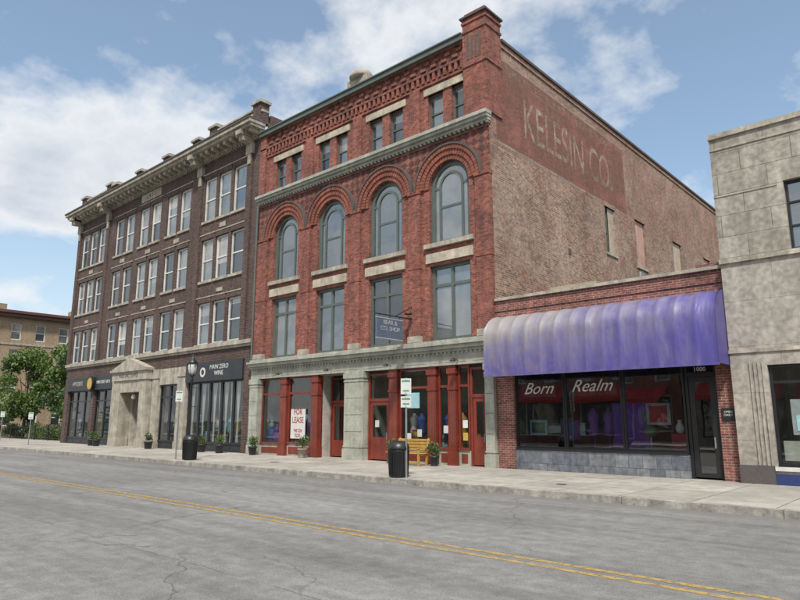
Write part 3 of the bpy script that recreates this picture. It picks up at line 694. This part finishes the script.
# ================================================================== GROUND
def sheet(name,mat,x0,x1,y0,y1,z):
    me=bpy.data.meshes.new(name); me.from_pydata([(x0,y0,z),(x1,y0,z),(x1,y1,z),(x0,y1,z)],[],[(0,1,2,3)]); me.materials.append(mat)
    o=bpy.data.objects.new(name,me); scene.collection.objects.link(o); return o
def m_asphalt():
    m,t,p=newmat('aged_asphalt'); o,x,y,z=t.xyz()
    fine=t.noise(o,38,3,.75); mid=t.noise(o,4,5,.72); big=t.noise(o,.25,4,.6)
    lane=t.noise(t.vec(t.math('MULTIPLY',x,.05),t.math('MULTIPLY',y,1.1)),1.0,3)
    drag=t.noise(t.vec(t.math('MULTIPLY',x,.35),t.math('MULTIPLY',y,5)),1.0,4,.65)
    col=t.mix(t.ramp(mid,.35,.65),(.160,.157,.151),(.228,.223,.212))
    col=t.mix(1.0,col,t.ramp(big,.3,.7,.82,1.12),'MULTIPLY'); col=t.mix(1.0,col,t.ramp(lane,.35,.65,.80,1.10),'MULTIPLY')
    col=t.mix(1.0,col,t.ramp(drag,.3,.7,.88,1.10),'MULTIPLY')
    col=t.mix(1.0,col,t.ramp(fine,.25,.75,.58,1.42),'MULTIPLY')
    blot=t.noise(o,1.3,4,.7); col=t.mix(t.ramp(blot,.60,.70,0,.4),col,(.09,.088,.085))
    wn=t.new('ShaderNodeTexNoise'); t.put(wn,'Vector',o); wn.inputs['Scale'].default_value=.8; wn.inputs['Detail'].default_value=5
    vm=t.new('ShaderNodeVectorMath',operation='MULTIPLY_ADD'); t.l.new(wn.outputs[1],vm.inputs[0]); vm.inputs[1].default_value=(1.6,1.6,0); t.l.new(o,vm.inputs[2])
    v=t.new('ShaderNodeTexVoronoi',feature='DISTANCE_TO_EDGE'); t.l.new(vm.outputs[0],v.inputs['Vector']); v.inputs['Scale'].default_value=.2
    c=t.math('MULTIPLY',t.ramp(v.outputs[0],.0012,.004,1,0),t.ramp(t.noise(o,.35,2),.47,.53),clamp=True)
    # longitudinal paving seams
    for ys in (-8.75,-14.6):
        d=t.math('ABSOLUTE',t.math('ADD',t.math('SUBTRACT',y,ys),t.math('MULTIPLY',t.math('SUBTRACT',t.noise(o,.9,4,.7),.5),.22)))
        c=t.math('MAXIMUM',c,t.math('MULTIPLY',t.ramp(d,.006,.018,1,0),t.ramp(t.noise(o,.8,3),.4,.5,.15,.9)))
    col=t.mix(t.math('MULTIPLY',c,.55),col,(.05,.048,.046))
    k=t.ramp(y,-6.4,-5.45,0,1); col=t.mix(t.math('MULTIPLY',k,t.ramp(mid,.3,.7,.2,.75)),col,(.11,.10,.088))
    t.put(p,'Base Color',col); p.inputs['Roughness'].default_value=.85
    bump(t,p,fine,.5,.012)
    return m
def m_walk():
    m,t,p=newmat('sidewalk_concrete'); o,x,y,z=t.xyz()
    br=t.new('ShaderNodeTexBrick',offset=0.0); t.put(br,'Vector',o)
    t.put(br,'Color1',(.42,.39,.34)); t.put(br,'Color2',(.33,.305,.265)); t.put(br,'Mortar',(.13,.115,.10))
    br.inputs['Scale'].default_value=1; br.inputs['Mortar Size'].default_value=.013; br.inputs['Brick Width'].default_value=1.52; br.inputs['Row Height'].default_value=1.52
    mid=t.noise(o,3,5,.7); fine=t.noise(o,40,2); big=t.noise(o,.4,3)
    col=t.mix(1.0,br.outputs[0],t.ramp(mid,.3,.7,.76,1.15),'MULTIPLY'); col=t.mix(1.0,col,t.ramp(fine,.3,.7,.85,1.13),'MULTIPLY')
    col=t.mix(1.0,col,t.ramp(big,.3,.7,.82,1.1),'MULTIPLY')
    st=t.ramp(t.noise(o,1.1,4,.7),.58,.70,0,.45); col=t.mix(st,col,(.17,.15,.125))
    gum=t.new('ShaderNodeTexVoronoi'); t.put(gum,'Vector',o); gum.inputs['Scale'].default_value=3.2
    col=t.mix(t.ramp(gum.outputs[0],.05,.08,.5,0),col,(.12,.11,.10))
    t.put(p,'Base Color',col); p.inputs['Roughness'].default_value=.85
    bump(t,p,t.math('SUBTRACT',fine,br.outputs[1]),.3,.01)
    return m
def m_yellow():
    m,t,p=newmat('worn_yellow_paint'); o,x,y,z=t.xyz()
    n=t.noise(o,9,6,.75); f=t.ramp(n,.38,.52,0,.9)
    t.put(p,'Base Color',t.mix(t.ramp(t.noise(o,1,3),.3,.7),(.44,.29,.08),(.37,.27,.12))); p.inputs['Roughness'].default_value=.7
    tr=t.new('ShaderNodeBsdfTransparent'); ms=t.new('ShaderNodeMixShader'); t.put(ms,0,f)
    t.l.new(tr.outputs[0],ms.inputs[1]); t.l.new(p.outputs[0],ms.inputs[2]); t.l.new(ms.outputs[0],t.n['Material Output'].inputs[0]); return m
ASP=m_asphalt(); WALK=m_walk(); YEL=m_yellow()
KERB=m_plain('kerb_concrete',(.40,.375,.33),.85,.45,2,bmp=.3)
GRASS=m_plain('grass_ground',(.06,.09,.03),.95,.4,.6)
sheet('ground',GRASS,-1500,1500,-1500,1500,-.01)
sheet('road',ASP,-600,600,-18.6,-5.4,0.0)
for i,(y0,y1) in enumerate(((-11.86,-11.75),(-11.60,-11.49))): sheet('yellow_center_line',YEL,-400,400,y0,y1,.004)
def slab(name,x0,x1,y0,y1,z,kerbside):
    s=Obj(name)
    if kerbside=='s': s.box('paving',WALK,x0,x1,y0+.18,y1,-.05,z); s.box('kerb',KERB,x0,x1,y0,y0+.178,-.05,z-.004)
    else: s.box('paving',WALK,x0,x1,y0,y1-.18,-.05,z); s.box('kerb',KERB,x0,x1,y1-.178,y1,-.05,z-.004)
    if kerbside=='s':
        x=-70
        while x<10: s.box('kerb_joints',DARKT,x,x+.012,y0-.002,y0+.178,0,z-.002); x+=3.05
    s.done()
slab('sidewalk',-74,200,-5.4,2.0,.15,'s'); slab('sidewalk',-300,200,-24.2,-18.6,.15,'n')
sheet('grass_lawn',GRASS,-74,-51.6,2.0,60,.12)
sheet('side_street',ASP,-81,-74,-5.4,200,.004)
def cover(x,y,z,r):
    o=Obj('manhole_cover',(x,y,z)); IR=m_plain('cast_iron',(.07,.065,.06),.6,.3,4,metal=.3)
    o.lathe('rim',IR,[(r,0),(r,.006),(r*.93,.006),(r*.92,.003),(r*.9,.003),(r*.88,.007),(.02,.007)],seg=28,smooth=False); o.done()
cover(-8.2,-3.8,.15,.14); cover(-21,-3.2,.15,.2)

# ================================================================== STREET FURNITURE
def trashcan(x,y):
    o=Obj('trash_can',(x,y,.15))
    o.lathe('body',BLACK,[(.22,0),(.25,.02),(.26,.06),(.285,.7),(.30,.74),(.30,.78)],seg=24)
    for i in range(24):
        a=2*math.pi*i/24
        o.tube('slats',BLACK,(.275*math.cos(a),.275*math.sin(a),.05),(.305*math.cos(a),.305*math.sin(a),.76),.014,seg=5)
    o.lathe('lid',BLACK,[(.31,.78),(.325,.80),(.32,.84),(.29,.93),(.22,1.0),(.12,1.03),(.11,1.0),(.1,.98)],seg=24)
    o.done()
trashcan(-12.75,-5.0); trashcan(-24.75,-4.75)
def lamp(x,y):
    o=Obj('street_lamp',(x,y,.15)); FR_=m_plain('frosted_globe',(.55,.54,.50),.3)
    o.lathe('post',BLACK,[(.2,0),(.2,.08),(.16,.14),(.15,.4),(.11,.5),(.1,.62),(.075,.7),(.055,1.0),(.05,3.3),(.08,3.36),(.05,3.42),(.06,3.5),(.12,3.56)],seg=14)
    o.lathe('globe',FR_,[(.1,3.56),(.15,3.66),(.19,3.85),(.18,4.02),(.1,4.16)],seg=14)
    o.lathe('finial',BLACK,[(.21,4.04),(.22,4.07),(.14,4.2),(.05,4.28),(.03,4.4),(.005,4.5)],seg=14)
    for i in range(6):
        a=math.pi/3*i; o.tube('cage',BLACK,(.12*math.cos(a),.12*math.sin(a),3.56),(.215*math.cos(a),.215*math.sin(a),4.08),.014)
    o.tube('banner_arm',BLACK,(0,0,3.0),(.45,0,3.0),.012); o.tube('banner_arm',BLACK,(0,0,2.2),(.45,0,2.2),.012)
    o.done()
lamp(-25.2,-4.6)
PGRN=m_plain('sign_face',(.58,.61,.58),.5,.1); STEEL=m_plain('galvanized_post',(.30,.31,.31),.5,.2,metal=.4)
def psign(x,y,h,rot,two=True):
    o=Obj('parking_sign',(x,y,.15),rot)
    o.box('post',STEEL,-.025,.025,-.02,.02,0,h)
    def plate(z0,z1,w=.155):
        o.box('plate',PGRN,-w,w,-.034,-.028,z0,z1); o.box('plate_band',colr[4],-w+.03,w-.03,-.0365,-.0345,z1-.1,z1-.05); o.box('plate_text',colr[4],-w+.06,w-.06,-.0365,-.0345,z0+.08,z0+.12)
        for zz in (z0+.03,z1-.03): o.lathe('bolts',STEEL,[(.012,0),(.012,.012)],0,-.04,zz,6)
    plate(h-.48,h-.02)
    if two: plate(h-.86,h-.54)
    o.done()
psign(-12.45,-5.0,2.85,R(30)); psign(-48.3,-3.2,2.2,R(50),False); psign(-25.6,-4.9,2.9,R(40),False)
psign(-60,-1.5,2.4,R(60),False)
def bench(x,y):
    o=Obj('park_bench',(x,y,.15)); WD=m_plain('yellow_wood',(.48,.29,.065),.55,.25,5)
    for i in range(5): o.box('seat_slats',WD,-.78,.78,-.45+i*.095,-.37+i*.095,.42,.45)
    for i in range(4): o.box('back_slats',WD,-.78,.78,.06+i*.02,.085+i*.02,.52+i*.11,.61+i*.11)
    for sx in (-.7,.7):
        o.box('legs',WD,sx-.035,sx+.035,-.45,-.38,0,.6); o.box('legs',WD,sx-.035,sx+.035,.0,.07,0,.5)
        o.tube('legs_back',WD,(sx,.05,.45),(sx,.17,.97),.035); o.box('arms',WD,sx-.05,sx+.05,-.48,.1,.6,.64); o.box('rails',WD,sx-.03,sx+.03,-.4,.02,.36,.42)
    o.box('rails',WD,-.7,.7,-.43,-.4,.1,.16)
    o.done(('seat_slats','back_slats','arms'))
bench(-15.95,-.75)

def leafmat(name,c1,c2):
    m,t,p=newmat(name); o,x,y,z=t.xyz(); n=t.noise(o,1.2,2)
    t.put(p,'Base Color',t.mix(t.ramp(n,.3,.7),c1,c2)); p.inputs['Roughness'].default_value=.55
    tl=t.new('ShaderNodeBsdfTranslucent'); tl.inputs[0].default_value=(*[min(1,v*1.4) for v in c2],1)
    ms=t.new('ShaderNodeMixShader'); ms.inputs[0].default_value=.25; t.l.new(p.outputs[0],ms.inputs[1]); t.l.new(tl.outputs[0],ms.inputs[2])
    t.l.new(ms.outputs[0],t.n['Material Output'].inputs[0]); return m
LF1=leafmat('leaves_light',(.07,.125,.028),(.115,.175,.04)); LF2=leafmat('leaves_dark',(.03,.062,.016),(.05,.088,.022)); BARK=m_plain('bark',(.12,.09,.065),.9,.3)
def leaves(o,centers,per,rad,size):
    for c,r in centers:
        dark=random.random()<.4
        vs=[];fs=[]
        for i in range(per):
            d=Vector((random.gauss(0,1),random.gauss(0,1),random.gauss(0,.75))); d=d.normalized()*(random.random()**.45)*r
            p=Vector(c)+d; a=Vector((random.gauss(0,1),random.gauss(0,1),random.gauss(0,1))).normalized(); bb=a.orthogonal().normalized()
            s=size*random.uniform(.6,1.3); n=len(vs)
            vs+= [p-a*s,p+bb*s*.5,p+a*s,p-bb*s*.5]; fs.append((n,n+1,n+2,n+3))
        o.mesh('crown_dark' if dark else 'crown',LF2 if dark else LF1,vs,fs)
def tree(x,y,h,w,z=.12,seed=1,kind='tree',dens=1.0):
    random.seed(seed); o=Obj(kind,(x,y,z))
    th=h*.22
    o.tube('trunk',BARK,(0,0,0),(.05,.03,th),.17*h/8,.12*h/8); o.tube('trunk',BARK,(.05,.03,th),(0,0,h*.72),.12*h/8,.04)
    cs=[]
    for i in range(30):
        a=random.uniform(0,2*math.pi); e=random.uniform(-.95,1); rr=w*random.uniform(.3,1)*math.cos(e*1.15)
        c=Vector((rr*math.cos(a),rr*math.sin(a),h*.58+e*h*.36)); cs.append((c,random.uniform(.6,1.0)*w*.36))
        if i<13: o.tube('limbs',BARK,(0,0,random.uniform(th*.8,h*.55)),tuple(c*.9),.05*h/8,.015,6)
    leaves(o,cs,int(330*dens),1,.16)
    o.done()
for i,(x,y,h,w) in enumerate(((-56.5,3.4,7.6,2.7),(-60.5,4.5,8.9,3.0),(-65,6.5,9.2,3.1),(-57.5,9.5,9.4,2.9),(-69,3.0,8.8,3.1),(-71,10,10.3,3.4),(-63,12,10.2,3.3),(-54.6,6.5,7.0,2.2))): tree(x,y,h,w,seed=20+i)
random.seed(5); o=Obj('distant_tree_row'); cs=[((random.uniform(-160,-108),random.uniform(-30,60),random.uniform(1,8)),random.uniform(2,3.4)) for _ in range(110)]
leaves(o,cs,120,1,.45); o.done()
random.seed(9); o=Obj('hedge'); cs=[((random.uniform(-73,-52.5),random.uniform(2.6,3.6),random.uniform(.35,1.3)),random.uniform(.4,.65)) for _ in range(75)]
leaves(o,cs,110,1,.09); o.done()
def planter(x,y,r=.22,h=.4,mat=None,plant=True,pr=.3):
    o=Obj('planter_pot',(x,y,.15)); m=mat or CHAR
    o.lathe('pot',m,[(r*.7,0),(r*.8,.03),(r,h*.85),(r*1.12,h*.86),(r*1.12,h),(r*.95,h),(r*.9,h*.9)],seg=18)
    if plant:
        leaves(o,[((random.uniform(-.1,.1),random.uniform(-.1,.1),h+.12+random.uniform(0,.25)),pr*random.uniform(.5,.9)) for _ in range(5)],70,1,.045)
        for k in range(3): o.tube('stems',BARK,(0,0,h*.85),(random.uniform(-.1,.1),random.uniform(-.1,.1),h+.3),.01)
    o.done()
TERR=m_plain('terracotta',(.30,.14,.08),.8)
for x,y in ((-43.8,-.9),(-42.8,-1.0),(-30.6,-.7),(-28.9,-.7),(-36.4,-.7)): planter(x,y,.24,.42)
planter(-17.1,-.6,.22,.45,TERR); planter(-14.9,-.7,.17,.35,CHAR); planter(-26.2,-.6,.2,.4); planter(-22.6,-.5,.2,.4,STONE)
o=Obj('iron_fence')
for i in range(60):
    x=-74+i*.37; o.tube('pickets',BLACK,(x,1.6,.15),(x,1.6,1.25),.012,seg=5)
for z in (.3,1.15): o.box('rails',BLACK,-74,-52,1.585,1.615,z,z+.04)
for i in range(8): o.box('posts',BLACK,-74+i*3.1,-73.92+i*3.1,1.56,1.64,.15,1.4)
o.done()

# ================================================================== LIGHT / SKY / CAMERA
EL=R(54); AZV=Vector((.62,-.78,0)).normalized()
sunv=Vector((AZV.x*math.cos(EL),AZV.y*math.cos(EL),math.sin(EL)))
sl=bpy.data.lights.new('sun','SUN'); sl.energy=4.4; sl.angle=R(5); sl.color=(1,.96,.9)
so=bpy.data.objects.new('sun',sl); scene.collection.objects.link(so); so.rotation_euler=sunv.to_track_quat('Z','Y').to_euler()
w=bpy.data.worlds.new('World'); scene.world=w; w.use_nodes=True
t=NT(w); bg=t.n['Background']
sky=t.new('ShaderNodeTexSky',sky_type='NISHITA',sun_disc=False,sun_elevation=EL,sun_rotation=math.atan2(AZV.x,AZV.y),air_density=1.0,dust_density=1.5,ozone_density=1.0)
tc=t.new('ShaderNodeTexCoord'); sp=t.new('ShaderNodeSeparateXYZ'); t.l.new(tc.outputs['Generated'],sp.inputs[0])
dz=t.math('ADD',t.math('MAXIMUM',sp.outputs[2],0.0),.35)
cv=t.vec(t.math('DIVIDE',sp.outputs[0],dz),t.math('DIVIDE',sp.outputs[1],dz),3.7)
n1=t.noise(cv,2.1,8,.58,.1); n2=t.noise(cv,6,5,.6)
dens=t.math('ADD',t.math('MULTIPLY',n1,.85),t.math('MULTIPLY',n2,.15))
cl=t.ramp(dens,.415,.525,0,1)
shade=t.ramp(dens,.50,.64,1,0)
cc=t.mix(shade,(4.1,4.45,5.0),(6.1,6.2,6.3))
haze=t.ramp(sp.outputs[2],0,.35,.7,.12)
skyc=t.mix(haze,t.mix(1.0,sky.outputs[0],(1.25,1.3,1.22),'MULTIPLY'),(4.6,5.2,5.9))
t.put(bg,'Color',t.mix(t.math('MULTIPLY',cl,.95),skyc,cc)); bg.inputs['Strength'].default_value=.15
cd=bpy.data.cameras.new('camera'); co=bpy.data.objects.new('camera',cd); scene.collection.objects.link(co)
co.location=(0,-19.1,1.75); co.rotation_euler=(R(90)+math.atan(121/634),0,R(42)); cd.sensor_width=36; cd.lens=36*634/800; cd.clip_end=5000
scene.camera=co
scene.view_settings.view_transform='Standard'; scene.view_settings.look='None'; scene.view_settings.exposure=0
